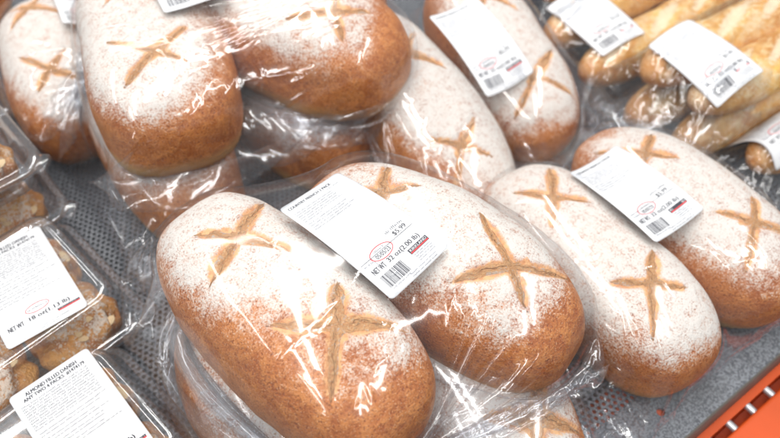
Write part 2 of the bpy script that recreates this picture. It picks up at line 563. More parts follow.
# ------------------------------------------------------------------ loaves
class Loaf:
    def __init__(s, x, y, z, ang, a=0.058, b=0.118, cu=0.058, tilt=0.0, rollx=0.0, seed=0, flour=0.5, front=0.0, side=0.0, res=56,
                 label="", group=None, cuts=None, n=2.5, zc=0.034):
        s.a, s.b, s.cu, s.cl, s.zc, s.n = a, b, cu, 0.056, zc, n
        s.R = np.array((Matrix.Rotation(rad(ang + 90), 3, 'Z') @ Matrix.Rotation(rad(tilt), 3, 'X') @ Matrix.Rotation(rad(rollx), 3, 'Y')))
        s.c = np.array([x, y, z])
        s.seed, s.flour, s.front, s.side, s.res, s.label, s.group = seed, flour, front, side, res, label, group
        s.cuts = cuts

    def s_of(s, q):
        dz = q[..., 2] - s.zc
        c = np.where(dz > 0, s.cu, s.cl)
        return (np.abs(q[..., 0] / s.a) ** s.n + np.abs(q[..., 1] / s.b) ** s.n + np.abs(dz / c) ** s.n) ** (1 / s.n)

    def top(s, x, y):
        """height of the upper surface above local (x, y)"""
        k = np.clip(1 - np.abs(x / s.a) ** s.n - np.abs(y / s.b) ** s.n, 0.0, 1)
        return s.zc + s.cu * k ** (1 / s.n)

    def push(s, P, m):
        """push points out of the loaf by margin m; P (N,3) world, in place"""
        q = (P - s.c) @ s.R
        ext = np.array([s.a, s.b, 0]) + m
        near = (np.abs(q[:, 0]) < ext[0]) & (np.abs(q[:, 1]) < ext[1]) & (q[:, 2] > -m) & (q[:, 2] < s.zc + s.cu + m)
        if not near.any():
            return
        idx = np.nonzero(near)[0]
        q = q[idx]
        a, b = s.a + m, s.b + m
        dz = q[:, 2] - s.zc
        c = np.where(dz > 0, s.cu + m, s.cl + m)
        n = s.n
        tx, ty, tz = np.abs(q[:, 0] / a), np.abs(q[:, 1] / b), np.abs(dz / c)
        F = tx ** n + ty ** n + tz ** n
        ins = F < 1
        if not ins.any():
            return
        idx, q = idx[ins], q[ins]
        tx, ty, tz, F, c, dz = tx[ins], ty[ins], tz[ins], F[ins], c[ins], dz[ins]
        S = np.maximum(F, 1e-6) ** (1 / n)
        k = S ** (1 - n)
        g = np.stack([np.sign(q[:, 0]) * tx ** (n - 1) / a, np.sign(q[:, 1]) * ty ** (n - 1) / b, np.sign(dz) * tz ** (n - 1) / c], 1) * k[:, None]
        g2 = np.maximum((g * g).sum(1), 1e-6)
        d = ((1 - S) / g2)[:, None] * g
        dl = np.linalg.norm(d, axis=1)
        down = (q[:, 2] + m) < np.minimum(dl, 0.012)
        q2 = q + d
        q2[down] = q[down]
        q2[down, 2] = -m
        P[idx] = q2 @ s.R.T + s.c

    def build(s):
        r = np.random.RandomState(s.seed + 11)
        N = s.res
        lin = np.tan(np.linspace(-1, 1, N + 1) * math.pi / 4)
        A, B = np.meshgrid(lin, lin, indexing='ij')
        one = np.ones_like(A)
        faces = [(one, A, B), (-one, B, A), (B, one, A), (A, -one, B), (A, B, one), (B, A, -one)]
        V = np.concatenate([np.stack(f, -1).reshape(-1, 3) for f in faces])
        q0 = grid_quads(N + 1, N + 1)
        Q = np.concatenate([q0 + k * (N + 1) ** 2 for k in range(6)])
        # weld cube edges
        key = np.round(V * 1e5).astype(np.int64)
        _, first, inv = np.unique(key, axis=0, return_index=True, return_inverse=True)
        inv = np.asarray(inv).ravel()
        V = V[first]
        Q = inv[Q]
        V /= np.linalg.norm(V, axis=1)[:, None]
        c = np.where(V[:, 2] > 0, s.cu, s.cl)
        d = V * np.stack([np.full(len(V), s.a), np.full(len(V), s.b), c], 1)
        S = (np.abs(d[:, 0] / s.a) ** s.n + np.abs(d[:, 1] / s.b) ** s.n + np.abs(d[:, 2] / c) ** s.n) ** (1 / s.n)
        P = d / S[:, None]
        nrm = P / np.array([s.a ** 2, s.b ** 2, s.cu ** 2])
        nrm /= np.linalg.norm(nrm, axis=1)[:, None]
        lump = sines(P, s.seed + 3, (24, 48, 105, 230), (0.0026, 0.0015, 0.0006, 0.00022))
        P = P + nrm * (lump - 0.0024)[:, None]
        P[:, 2] += s.zc
        P0 = P.copy()
        P[:, 2] = np.where(P[:, 2] < 0.004, 0.001 + np.maximum(P[:, 2], -0.02) * 0.04, P[:, 2])
        # scored crosses
        cuts = s.cuts
        if cuts is None:
            cuts = []
            for sy in (-1, 1):
                x0, y0 = r.uniform(-0.005, 0.005), sy * 0.054 + r.uniform(-0.004, 0.004)
                j = r.uniform(-9, 9)
                for aa in (45, 135, 225, 315):
                    cuts.append((x0, y0, aa + j + r.uniform(-10, 10), r.uniform(0.030, 0.050), r.uniform(0.0040, 0.0066)))
        dep = np.zeros(len(P))
        scr = np.zeros(len(P))
        topm = np.clip((P0[:, 2] - s.zc) / 0.012, 0, 1)
        for (x0, y0, aa, hl, hw) in cuts:
            ca, sa = math.cos(rad(aa)), math.sin(rad(aa))
            t = ((P0[:, 0] - x0) * ca + (P0[:, 1] - y0) * sa) / hl
            dd = np.abs(-(P0[:, 0] - x0) * sa + (P0[:, 1] - y0) * ca)
            w = hw * np.clip(1 - np.abs((t - 0.12) / 0.88) ** 2.8, 0.0, 1) ** 0.8 * (1 + 0.18 * np.sin(t * 7 + aa)) + 1e-5
            scr = np.maximum(scr, np.where((t > -0.3) & (t < 1), np.clip(1.55 - dd / w, 0, 1), 0) * np.clip((1 - t) * 6, 0, 1))
            on = (t > -0.2) & (t < 1)
            gv = np.where(on, -0.0030 * np.clip(1.15 - dd / w, 0, 1), 0)
            lip = np.where(on, 0.0014 * np.exp(-((dd - w * 1.25) / (0.0025)) ** 2) * np.clip(1 - t * t, 0, 1) * np.clip(t * 5, 0, 1), 0)
            dep = np.minimum(dep, gv) + lip * (dep > -0.0005)
        P = P + nrm * (dep * topm)[:, None]
        # where the flour fell (a colour of the thing itself)
        h = (P0[:, 2] - s.zc) / s.cu
        yy = P0[:, 1] / s.b
        xx = P0[:, 0] / s.a
        patch = sines(P0, s.seed + 77, (22, 46, 95, 190), (0.20, 0.15, 0.10, 0.06))
        f = s.flour + (h - 0.62) * 1.45 + patch + s.front * yy + s.side * xx - 0.35 * np.clip(np.abs(yy) - 0.72, 0, 1) * 2
        f = np.clip(f, -0.6, 0.76)
        pale = np.clip((0.022 - P0[:, 2]) / 0.014, 0, 1) * np.clip(0.65 + 2.2 * sines(P0, s.seed + 31, (40, 80), (0.14, 0.1)), 0.15, 1)
        t = empty("bread_loaf", tuple(s.c))
        t.rotation_euler = Matrix(s.R.tolist()).to_euler()
        tag(t, s.label, "bread", s.group)
        me = mesh_np("crust", P, Q, attrs={"flour": f, "pale": pale, "score": scr * topm})
        obj("crust", me, M_CRUST, t)
        # torn strips in the cuts
        for (x0, y0, aa, hl, hw) in cuts:
            nu, nv = 40, 15
            U, W = np.meshgrid(np.linspace(-0.16, 0.99, nu), np.linspace(-1, 1, nv), indexing='ij')
            ca, sa = math.cos(rad(aa)), math.sin(rad(aa))
            ww = hw * np.clip(1 - np.abs((U - 0.12) / 0.88) ** 2.8, 0, 1) ** 0.8 * (1 + 0.18 * np.sin(U * 7 + aa))
            wob = (0.0012 * np.sin(U * 6 + r.uniform(0, 6)) + 0.0005 * np.sin(U * 19 + r.uniform(0, 6))) * np.clip(U * 4, 0, 1)
            k = W * ww * (1.08 + 0.12 * np.sin(U * 13 + W + r.uniform(0, 6))) + wob
            X = x0 + U * hl * ca - k * sa
            Y = y0 + U * hl * sa + k * ca
            Z = s.top(X, Y)
            pts = np.stack([X, Y, Z], -1).reshape(-1, 3)
            q = pts - np.array([0, 0, s.zc])
            nn = q / np.array([s.a ** 2, s.b ** 2, s.cu ** 2])
            nn /= np.linalg.norm(nn, axis=1)[:, None]
            lum = sines(q, s.seed + 3, (24, 48, 105, 230), (0.0026, 0.0015, 0.0006, 0.00022)) - 0.0024
            ridge = sines(pts * np.array([1, 1, 0]), s.seed + 5, (260, 620, 1300), (0.00042, 0.00034, 0.00020))
            prof = -0.0009 - 0.0026 * np.abs(W.ravel()) ** 2.6 - 0.0012 * np.exp(-((W.ravel() - 0.2 * np.sin(U.ravel() * 7)) / 0.12) ** 2)
            pts = pts + nn * (lum + ridge + prof)[:, None]
            me = mesh_np("score_cut", pts, grid_quads(nu, nv), attrs={"across": W.ravel(), "along": U.ravel()})
            obj("score_cut", me, M_SCORE, t)
        return t


LOAVES = {}


def loaf(key, **kw):
    LOAVES[key] = Loaf(**kw)
    return LOAVES[key]


# the front bag, lying on top of another bag
loaf("l1", x=0.106, y=0.257, z=0.084, ang=-83, seed=1, flour=0.52, front=0.38, side=0.26, res=84, b=0.120, a=0.060,
     cuts=[(0.003, 0.050, 30, 0.046, 0.0064), (0.003, 0.050, 205, 0.044, 0.0074), (0.003, 0.050, -62, 0.044, 0.0062), (0.003, 0.050, 128, 0.034, 0.0057),
           (0.004, -0.050, 48, 0.036, 0.0077), (0.004, -0.050, 222, 0.048, 0.0064), (0.004, -0.050, -38, 0.046, 0.0074), (0.004, -0.050, 136, 0.046, 0.0072)], n=2.6,
     label="loaf with two bold crosses browned at one end, in the tray's front bag")
loaf("l2", x=0.218, y=0.232, z=0.080, ang=-75, seed=2, flour=0.50, front=0.40, side=0.02, res=84, b=0.120, n=2.6,
     label="loaf half under the front bag's white label, its free end brown and bare")
# bag below it
loaf("l13", x=0.200, y=0.176, z=0.003, ang=-86, seed=13, flour=0.55, front=0.05, side=0.0, res=56,
     cuts=[(0.004, -0.068, 40, 0.040, 0.0085), (0.004, -0.068, 222, 0.042, 0.0080), (0.004, -0.068, -44, 0.036, 0.0080), (0.004, -0.068, 138, 0.040, 0.0085),
           (-0.002, 0.05, 40, 0.04, 0.006), (-0.002, 0.05, 220, 0.04, 0.006), (-0.002, 0.05, -44, 0.04, 0.006), (-0.002, 0.05, 138, 0.04, 0.006)],
     label="floury loaf mostly hidden beneath the front bag, only its crossed end sticking out")
loaf("l14", x=0.080, y=0.235, z=0.003, ang=-88, seed=14, flour=0.25, front=0.0, side=0.1, res=40,
     label="brown loaf edge showing under the front bag beside the pastry boxes")
# bag at the tray edge
loaf("l3", x=0.355, y=0.186, z=0.004, ang=-92, seed=3, flour=0.8, front=0.10, side=0.3, res=72, n=2.7,
     label="very floury loaf with two thin crosses beside the tray's solid border")
loaf("l4", x=0.460, y=0.180, z=0.004, ang=-89, seed=4, flour=0.7, front=0.12, side=0.0, res=64,
     label="floury loaf partly under a label, between its floury twin and the single baguette")
# bag leaning behind
loaf("l5", x=0.349, y=0.416, z=0.012, ang=-97, tilt=17, seed=5, flour=0.62, front=0.12, side=0.45, res=56, b=0.14,
     label="tilted floury loaf with wide crosses under a blurred label, behind the front bag")
loaf("l6", x=0.470, y=0.44, z=0.012, ang=-99, tilt=14, seed=6, flour=0.56, front=0.10, side=-0.05, res=48,
     label="tilted floury loaf next to the baguette bags")
# stacked bag at the left, top
loaf("l7", x=0.158, y=0.557, z=0.090, ang=-109, a=0.068, seed=7, flour=0.62, front=0.52, side=0.05, res=64, n=3.0, cu=0.054,
     label="loaf on top of the rear stack with a blunt brown end and square bag corner")
loaf("l8", x=0.276, y=0.515, z=0.088, ang=-68, a=0.064, seed=8, flour=0.58, front=0.30, side=0.0, res=64, n=2.7,
     label="loaf on top of the rear stack nearest the label-covered tilted loaf")
# stacked bag at the left, bottom
loaf("l9", x=0.132, y=0.54, z=0.003, ang=-93, seed=9, flour=0.6, front=0.15, side=0.0, res=48, n=2.8,
     label="lower brown loaf of the rear stack beside the pastry boxes")
loaf("l10", x=0.262, y=0.528, z=0.003, ang=-88, seed=10, flour=0.62, front=0.1, side=0.0, res=48, n=2.8,
     label="lower brown loaf of the rear stack, squeezed behind the front bag")
# far left
loaf("l11", x=0.092, y=0.705, z=0.004, ang=-101, seed=11, flour=0.86, front=0.15, side=0.4, res=48,
     label="white floured loaf standing behind the rear stack next to the pastry boxes")
# farther back
loaf("l12", x=0.385, y=0.655, z=0.02, ang=-95, seed=12, flour=0.25, front=0.1, side=0.0, res=40,
     label="brown loaf peeping out far behind the stacked bags")
loaf("l15", x=0.060, y=0.955, z=0.01, ang=-95, seed=15, flour=-0.2, front=0.0, side=0.0, res=32,
     label="dark brown loaf end far behind the white floured loaf")

for L_ in LOAVES.values():
    L_.build()


# ------------------------------------------------------------------ baguettes (capsules; also colliders)
class Baguette:
    def __init__(s, x, y, z, length, r, ang=0.0, seed=0, label="", pitch=0.0, group=None):
        s.R = np.array(Matrix.Rotation(rad(ang), 3, 'Z') @ Matrix.Rotation(rad(pitch), 3, 'Y'))
        s.c = np.array([x, y, z])     # centre of the near tip, axis height
        s.L, s.r, s.seed, s.label, s.group = length, r, seed, label, group

    def rad_at(s, t):
        u = np.clip(t / s.L, 0, 1)
        e = np.clip(np.minimum(t, s.L - t) / (s.r * 2.2), 0, 1)
        return s.r * (1 - (1 - e) ** 2.2) ** 0.5 * (1.0 - 0.10 * (2 * u - 1) ** 2)

    def push(s, P, m):
        q = (P - s.c) @ s.R
        R = s.rad_at(q[:, 0]) + m
        d = np.hypot(q[:, 1], q[:, 2])
        ins = (q[:, 0] > -m) & (q[:, 0] < s.L + m) & (d < R)
        if ins.any():
            k = (R[ins] / np.maximum(d[ins], 1e-5))[:, None]
            q[ins, 1:] *= k
            P[ins] = q[ins] @ s.R.T + s.c

    def build(s):
        nu, nv = 90, 36
        e = np.linspace(0, 1, nu)
        t = s.L * (0.5 - 0.5 * np.cos(np.pi * e)) * 0.7 + s.L * e * 0.3
        R = s.rad_at(t)
        R[0] = R[-1] = 0.0006
        a = np.linspace(0, 2 * np.pi, nv, endpoint=False)
        T, A = np.meshgrid(t, a, indexing='ij')
        RR = R[:, None] * (1 + 0 * A)
        X, Y, Z = T, RR * np.cos(A), RR * np.sin(A)
        P = np.stack([X, Y, Z], -1).reshape(-1, 3)
        lump = sines(P, s.seed, (30, 65, 150, 320), (0.0018, 0.0012, 0.0007, 0.0003))
        # diagonal slashes along the top
        rr = np.random.RandomState(s.seed)
        cut = np.zeros(len(P))
        fl = np.full(len(P), 0.28) + 0.25 * np.clip(P[:, 2] / s.r, -1, 1) + sines(P, s.seed + 9, (40, 90), (0.12, 0.1))
        for k in range(6):
            x0 = s.L * (0.12 + 0.155 * k)
            ca, sa = math.cos(rad(22)), math.sin(rad(22))
            dx, dy = P[:, 0] - x0, P[:, 1]
            tt = (dx * ca + dy * sa) / 0.038
            dd = np.abs(-dx * sa + dy * ca)
            w = 0.0070 * np.clip(1 - tt * tt, 0, 1) ** 0.5 + 1e-5
            on = (np.abs(tt) < 1) & (P[:, 2] > 0)
            cut += np.where(on, -0.0040 * np.clip(1.1 - dd / w, 0, 1) + 0.0034 * np.exp(-((dd - 1.3 * w) / 0.0030) ** 2) * np.clip(1 - tt * tt, 0, 1), 0)
            fl += np.where(on, 0.6 * np.clip(1.1 - dd / w, 0, 1) - 0.4 * np.exp(-((dd - 1.4 * w) / 0.0030) ** 2), 0)
        rad_dir = np.stack([0 * A, np.cos(A), np.sin(A)], -1).reshape(-1, 3)
        P = P + rad_dir * ((lump + cut) * np.clip(R / s.r, 0, 1).repeat(nv))[:, None]
        bend = 0.006 * np.sin(P[:, 0] / s.L * 3.14 + s.seed)
        P[:, 1] += bend - 0.006 * math.sin(s.seed)
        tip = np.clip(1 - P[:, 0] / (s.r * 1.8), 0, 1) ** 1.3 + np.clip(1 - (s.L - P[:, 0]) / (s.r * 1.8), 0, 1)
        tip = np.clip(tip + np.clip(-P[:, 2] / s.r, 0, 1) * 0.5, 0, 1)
        I, J = np.meshgrid(np.arange(nu - 1), np.arange(nv), indexing='ij')
        J2 = (J + 1) % nv
        Q = np.stack([I * nv + J, (I + 1) * nv + J, (I + 1) * nv + J2, I * nv + J2], -1).reshape(-1, 4)
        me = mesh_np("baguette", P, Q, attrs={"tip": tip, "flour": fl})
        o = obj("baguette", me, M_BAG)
        o.location = s.c
        o.rotation_euler = Matrix(s.R.tolist()).to_euler()
        tag(o, s.label, "baguette", s.group)
        return o


BAGS = {}


def baguette(key, **kw):
    BAGS[key] = Baguette(**kw)


baguette("b8", x=0.530, y=0.300, z=0.029, length=0.40, r=0.027, ang=-3, seed=28, label="baguette lying underneath the labelled middle bag, away from the lone baguette")
baguette("b9", x=0.535, y=0.246, z=0.029, length=0.40, r=0.027, ang=-3, seed=29, label="baguette lying underneath the labelled middle bag, on the lone baguette's side")
baguette("b1", x=0.540, y=0.305, z=0.080, length=0.40, r=0.028, ang=-4, seed=21, label="upper baguette whose rounded tip peeks out below the middle label, away from the lone baguette")
baguette("b2", x=0.546, y=0.250, z=0.080, length=0.40, r=0.029, ang=-3, seed=22, label="upper baguette under the middle label whose shiny tip nears the floury loaves")
baguette("b3", x=0.524, y=0.364, z=0.046, length=0.42, r=0.029, ang=-2, seed=23, label="dark-tipped baguette under the blurred label beside the tilted loaf")
baguette("b4", x=0.532, y=0.426, z=0.050, length=0.42, r=0.029, ang=-1, seed=24, label="baguette with tip at the corner of the rearmost label")
baguette("b5", x=0.575, y=0.184, z=0.034, length=0.40, r=0.030, ang=-5, seed=25, label="lone baguette next to the floury loaf at the tray's edge")
baguette("b6", x=0.585, y=0.486, z=0.050, length=0.42, r=0.029, ang=-2, seed=26, label="rear baguette without label lying past the rearmost labelled bag")
baguette("b7", x=0.610, y=0.546, z=0.046, length=0.42, r=0.029, ang=-2, seed=27, label="farthest baguette behind all the baguette bags")
for B_ in BAGS.values():
    B_.build()


# ------------------------------------------------------------------ plastic bags: flat tubes draped over what they hold
def drape(cx, cy, cz, ang, W, L, colliders, others, nu=136, nv=66, steps=240, hb=0.054, seed=0, yoff=0.0, tilt=0.0, grav=0.16, taper=0.050, puff=1.0, pins=(), tuck=None):
    """position based film: a flat bag (width W, length L) put round the colliders and let down.
    local +y points to the back; v = 0 is the welded front seam."""
    r = np.random.RandomState(seed)
    R = np.array(Matrix.Rotation(rad(ang + 90), 3, 'Z') @ Matrix.Rotation(rad(tilt), 3, 'X'))
    v = np.linspace(0, 1, nv)
    # half height of the tube along its length: full over the bread, closing past its ends
    e = np.minimum(v, 1 - v) * L
    B = 0.0012 + hb * np.clip(e / taper, 0, 1) ** 0.6
    P = np.zeros((nu, nv, 3))
    th = np.linspace(0, 2 * np.pi, 721)
    ct, st = np.cos(th), np.sin(th)
    ct, st = np.sign(ct) * np.abs(ct) ** (2 / 3.6), np.sign(st) * np.abs(st) ** (2 / 3.6)
    for j in range(nv):
        lo, hi = 0.0, W / 2
        for _ in range(18):
            A = 0.5 * (lo + hi)
            if np.hypot(np.diff(A * ct), np.diff(B[j] * st)).sum() > 2 * W:
                hi = A
            else:
                lo = A
        x, z = A * ct, B[j] * st
        sl = np.concatenate([[0], np.cumsum(np.hypot(np.diff(x), np.diff(z)))])
        q = np.linspace(0, sl[-1], nu, endpoint=False)
        P[:, j, 0] = np.interp(q, sl, x)
        P[:, j, 2] = np.interp(q, sl, z)
        P[:, j, 1] = (v[j] - 0.5) * L * 0.985 + yoff
    rest_u, rest_v = 2 * W / nu, L / (nv - 1)
    P[:, :, 2] += hb * 0.93
    flat = P.reshape(-1, 3)
    flat += np.stack([sines(flat, seed + k, (40, 100, 190), (0.0020, 0.0016, 0.0010)) for k in range(3)], 1)
    P = (flat @ R.T + np.array([cx, cy, cz])).reshape(nu, nv, 3)
    V = np.zeros_like(P)
    if tuck is not None:
        tuck = [(ui, np.array([tx, L * 0.5 + yoff - 0.040, 0.010]) @ R.T + np.array([cx, cy, cz])) for ui, tx in ((0, tuck), (nu // 2, -tuck))]

    def solve(ai, bi, rest, k, only=None):
        a, b = P[ai], P[bi]
        d = b - a
        l = np.sqrt((d * d).sum(-1)) + 1e-9
        c = (l - rest) / l
        if only == 'compress':
            c = np.minimum(c, 0)
        d *= (0.5 * k * c)[..., None]
        P[ai] += d
        P[bi] -= d

    iu = np.arange(nu)
    ev, od = iu[0::2], iu[1::2]
    sets = []
    for a in (ev, od):
        b = (a + 1) % nu
        sets.append(((a, slice(None)), (b, slice(None)), rest_u, 1.0))
    sets.append(((slice(None), slice(0, nv - 1, 2)), (slice(None), slice(1, nv, 2)), rest_v, 1.0) if nv % 2 == 0 else None)
    sets.append(((slice(None), slice(1, nv - 1, 2)), (slice(None), slice(2, nv, 2)), rest_v, 1.0))
    dg = math.hypot(rest_u, rest_v)
    for a in (ev, od):
        b = (a + 1) % nu
        sets.append(((a, slice(0, nv - 1)), (b, slice(1, nv)), dg, 0.45))
        sets.append(((a, slice(1, nv)), (b, slice(0, nv - 1)), dg, 0.45))
    bend = []
    for k0 in (0, 1, 2, 3):
        a = iu[k0::4]
        bend.append(((a, slice(None)), ((a + 2) % nu, slice(None)), 2 * rest_u, 0.35))
    for k0 in (0, 1, 2, 3):
        js = np.arange(k0, nv - 2, 4)
        bend.append(((slice(None), js), (slice(None), js + 2), 2 * rest_v, 0.35))
    for k0 in range(0, 8, 2):
        a = iu[k0::8]
        bend.append(((a, slice(None)), ((a + 4) % nu, slice(None)), 4 * rest_u, 0.12))
    for k0 in range(0, 8, 2):
        js = np.arange(k0, nv - 4, 8)
        bend.append(((slice(None), js), (slice(None), js + 4), 4 * rest_v, 0.12))
    sets = [s for s in sets if s is not None]
    mirror = (nu - iu) % nu
    out_sign = 1.0
    j0 = nv // 2
    n0 = np.cross(P[1, j0] - P[-1, j0], P[0, j0 + 1] - P[0, j0 - 1])
    if n0 @ (P[0, j0] - P[:, j0].mean(0)) < 0:
        out_sign = -1.0
    for it in range(steps):
        V *= 0.90
        V[..., 2] -= 0.00022 * grav
        du = np.roll(P, -1, 0) - np.roll(P, 1, 0)
        dv = np.empty_like(P)
        dv[:, 1:-1] = P[:, 2:] - P[:, :-2]
        dv[:, 0] = dv[:, 1]
        dv[:, -1] = dv[:, -2]
        nn = np.cross(du, dv)
        nn /= np.linalg.norm(nn, axis=-1)[..., None] + 1e-9
        V += nn * (puff * (0.00010 if it < steps * 0.35 else 0.00001)) * out_sign
        np.clip(V, -0.004, 0.004, out=V)
        P0 = P.copy()
        P += V
        for s_ in sets:
            solve(*s_)
        if it % 2 == 0:
            for s_ in bend:
                solve(*s_)
            for s_ in sets[:4]:
                solve(*s_)
        # welded seams at both ends
        for j in (0, nv - 1):
            P[:, j] = 0.5 * (P[:, j] + P[mirror, j])
        if tuck is not None and it > steps * 0.15:
            for ui, tgt in tuck:
                for q in range(-4, 5):
                    P[(ui + q) % nu, -1] += 0.10 * (1 - abs(q) / 5) * (tgt - P[(ui + q) % nu, -1])
        if it > steps * 0.25:
            for ui, tgt in pins:
                for q in range(-3, 4):
                    w_ = 0.22 * (1 - abs(q) / 4)
                    P[(ui + q) % nu, 0] += w_ * (tgt - P[(ui + q) % nu, 0])
        Pf = P.reshape(-1, 3)
        for c_ in colliders:
            c_.push(Pf, 0.0030)
        for c_ in others:
            c_.push(Pf, 0.0040)
        np.maximum(Pf[:, 2], 0.0014, out=Pf[:, 2])
        P = Pf.reshape(nu, nv, 3)
        V = (P - P0)
        # friction where the film rests on bread
        if it > steps * 0.75:
            V *= 0.7
    return P


def upsample(P, k):
    """Catmull-Rom refinement of a film grid (closed along the first axis)"""
    nu, nv, _ = P.shape

    def w(t):
        return (-0.5 * t + t * t - 0.5 * t ** 3, 1 - 2.5 * t * t + 1.5 * t ** 3, 0.5 * t + 2 * t * t - 1.5 * t ** 3, -0.5 * t * t + 0.5 * t ** 3)

    Q = np.empty((nu * k, nv, 3))
    for q in range(k):
        a = w(q / k)
        Q[q::k] = a[0] * np.roll(P, 1, 0) + a[1] * P + a[2] * np.roll(P, -1, 0) + a[3] * np.roll(P, -2, 0)
    n2 = (nv - 1) * k + 1
    E = np.concatenate([2 * Q[:, :1] - Q[:, 1:2], Q, 2 * Q[:, -1:] - Q[:, -2:-1]], 1)
    S = np.empty((nu * k, n2, 3))
    for q in range(k):
        a = w(q / k)
        m = nv - 1
        S[:, q:n2 - 1:k] = a[0] * E[:, 0:m] + a[1] * E[:, 1:m + 1] + a[2] * E[:, 2:m + 2] + a[3] * E[:, 3:m + 3]
    S[:, -1] = Q[:, -1]
    return S


def crease_field(nu, nv, du, dv, r, n_long, clusters, sign_mix=0.25):
    """height of sharp folds pressed into the film, on the grid of a bag"""
    H = np.zeros((nu, nv))

    def seg(u0, v0, u1, v1, amp, wid):
        lo_u, hi_u = int((min(u0, u1) - 3 * wid) / du), int((max(u0, u1) + 3 * wid) / du) + 1
        lo_v, hi_v = max(0, int((min(v0, v1) - 3 * wid) / dv)), min(nv, int((max(v0, v1) + 3 * wid) / dv) + 1)
        if hi_v <= lo_v or hi_u <= lo_u:
            return
        iu = np.arange(lo_u, hi_u)
        U = iu[:, None] * du
        V = np.arange(lo_v, hi_v)[None, :] * dv
        ex, ey = u1 - u0, v1 - v0
        l2 = ex * ex + ey * ey + 1e-12
        t = np.clip(((U - u0) * ex + (V - v0) * ey) / l2, 0, 1)
        d = np.hypot(U - u0 - t * ex, V - v0 - t * ey)
        h = amp * np.clip(1 - d / wid, 0, 1) ** 1.4 * (0.35 + 0.65 * np.sin(np.pi * np.clip(t, 0.04, 0.96)))
        H[np.ix_(iu % nu, np.arange(lo_v, hi_v))] += h

    C, Lb = nu * du, nv * dv
    for _ in range(n_long):
        u, v = r.uniform(0, C), r.uniform(0.0, Lb)
        a = r.choice((0.0, 1.57, 0.7, -0.7, 1.2)) + r.normal(0, 0.3)
        amp, wid = r.uniform(0.0003, 0.0009), r.uniform(0.0015, 0.0029)
        if r.rand() < sign_mix:
            amp *= -0.5
        for q in range(r.randint(1, 4)):
            l = r.uniform(0.014, 0.050)
            u1, v1 = u + l * math.cos(a), v + l * math.sin(a)
            seg(u, v, u1, v1, amp, wid)
            u, v = u1, v1
            a += r.normal(0, 0.3)
    for (fu, fv, su, sv, n, l0, ang, spread, *gain) in clusters:
        gn = gain[0] if gain else 1.0
        for _ in range(n):
            u, v = fu * C + r.normal(0, su), fv * Lb + r.normal(0, sv)
            a = ang + r.normal(0, spread)
            l = l0 * r.uniform(0.4, 1.5)
            seg(u, v, u + l * math.cos(a), v + l * math.sin(a), gn * r.uniform(0.0003, 0.0009), gn ** 0.5 * r.uniform(0.0015, 0.0027))
    return H


def film_object(P, label, cat, name="plastic_bag", group=None, k=2, n_long=60, clusters=(), seed=0):
    base = np.array([P[..., 0].mean(), P[..., 1].mean(), P[..., 2].min()])
    t = tag(empty(name, tuple(base)), label, cat, group)
    S = upsample(P, k)
    nu, nv, _ = S.shape
    d_u = np.linalg.norm(np.diff(S, axis=0), axis=-1).mean()
    d_v = np.linalg.norm(np.diff(S, axis=1), axis=-1).mean()
    H = crease_field(nu, nv, d_u, d_v, np.random.RandomState(seed), n_long, clusters)
    UV = np.stack([np.repeat(np.arange(nu) * d_u, nv), np.tile(np.arange(nv) * d_v, nu), np.zeros(nu * nv)], 1)
    mask = np.clip(0.5 + sines(UV, seed + 60, (30, 60), (0.35, 0.3)), 0.1, 1)
    H = H + (0.00035 + sines(UV * np.array([1, 0.5, 1]), seed + 50, (300, 480, 700), (0.00008, 0.00004, 0.00002)) * mask).reshape(nu, nv)
    du = np.roll(S, -1, 0) - np.roll(S, 1, 0)
    dv = np.empty_like(S)
    dv[:, 1:-1] = S[:, 2:] - S[:, :-2]
    dv[:, 0], dv[:, -1] = dv[:, 1], dv[:, -2]
    nn = np.cross(du, dv)
    nn /= np.linalg.norm(nn, axis=-1)[..., None] + 1e-12
    c = S.mean((0, 1))
    if np.median(((S - c) * nn).sum(-1)) < 0:
        nn = -nn
    S2 = S + nn * H[..., None]
    S2[:, 0], S2[:, -1] = S[:, 0], S[:, -1]
    me = mesh_np("film", (S2 - base).reshape(-1, 3), grid_quads(nu, nv, True))
    obj("film", me, M_FILM, t)
    # welded seam: a narrow doubled strip standing out past the closed end
    h = nu // 2
    e0 = S[:h + 1, 0]
    d = S[:h + 1, 0] - S[:h + 1, 3 * k]
    for _ in range(6):
        d[1:-1] = (d[:-2] + d[1:-1] + d[2:]) / 3
    d /= np.linalg.norm(d, axis=1)[:, None] + 1e-9
    rows = [e0 + d * (0.0060 * q / 4) + np.array([0, 0, 0.0003 * (q % 2)]) for q in range(5)]
    V = np.stack(rows, 1)
    V[..., 2] = np.maximum(V[..., 2], 0.0016)
    obj("seam", mesh_np("seam", (V - base).reshape(-1, 3), grid_quads(h + 1, 5)), M_SEAM, t)
    return t, base


def bag_bvh(P):
    nu, nv, _ = P.shape
    return BVHTree.FromPolygons([tuple(p) for p in P.reshape(-1, 3)], [tuple(int(i) for i in q) for q in grid_quads(nu, nv, True)])


# ------------------------------------------------------------------ printed labels
FONT_CACHE = {}


def text_2d(s):
    if s not in FONT_CACHE:
        cu = bpy.data.curves.new("t", 'FONT')
        cu.body = s
        cu.resolution_u = 3
        o = bpy.data.objects.new("t", cu)
        me = bpy.data.meshes.new_from_object(o)
        v = np.zeros(len(me.vertices) * 3, np.float32)
        me.vertices.foreach_get("co", v)
        v = v.reshape(-1, 3)[:, :2].copy()
        me.calc_loop_triangles()
        t = np.zeros(len(me.loop_triangles) * 3, np.int32)
        me.loop_triangles.foreach_get("vertices", t)
        t = t.reshape(-1, 3)
        bpy.data.objects.remove(o)
        bpy.data.meshes.remove(me)
        bpy.data.curves.remove(cu)
        v -= v.min(0)
        FONT_CACHE[s] = (v, t)
    return FONT_CACHE[s]


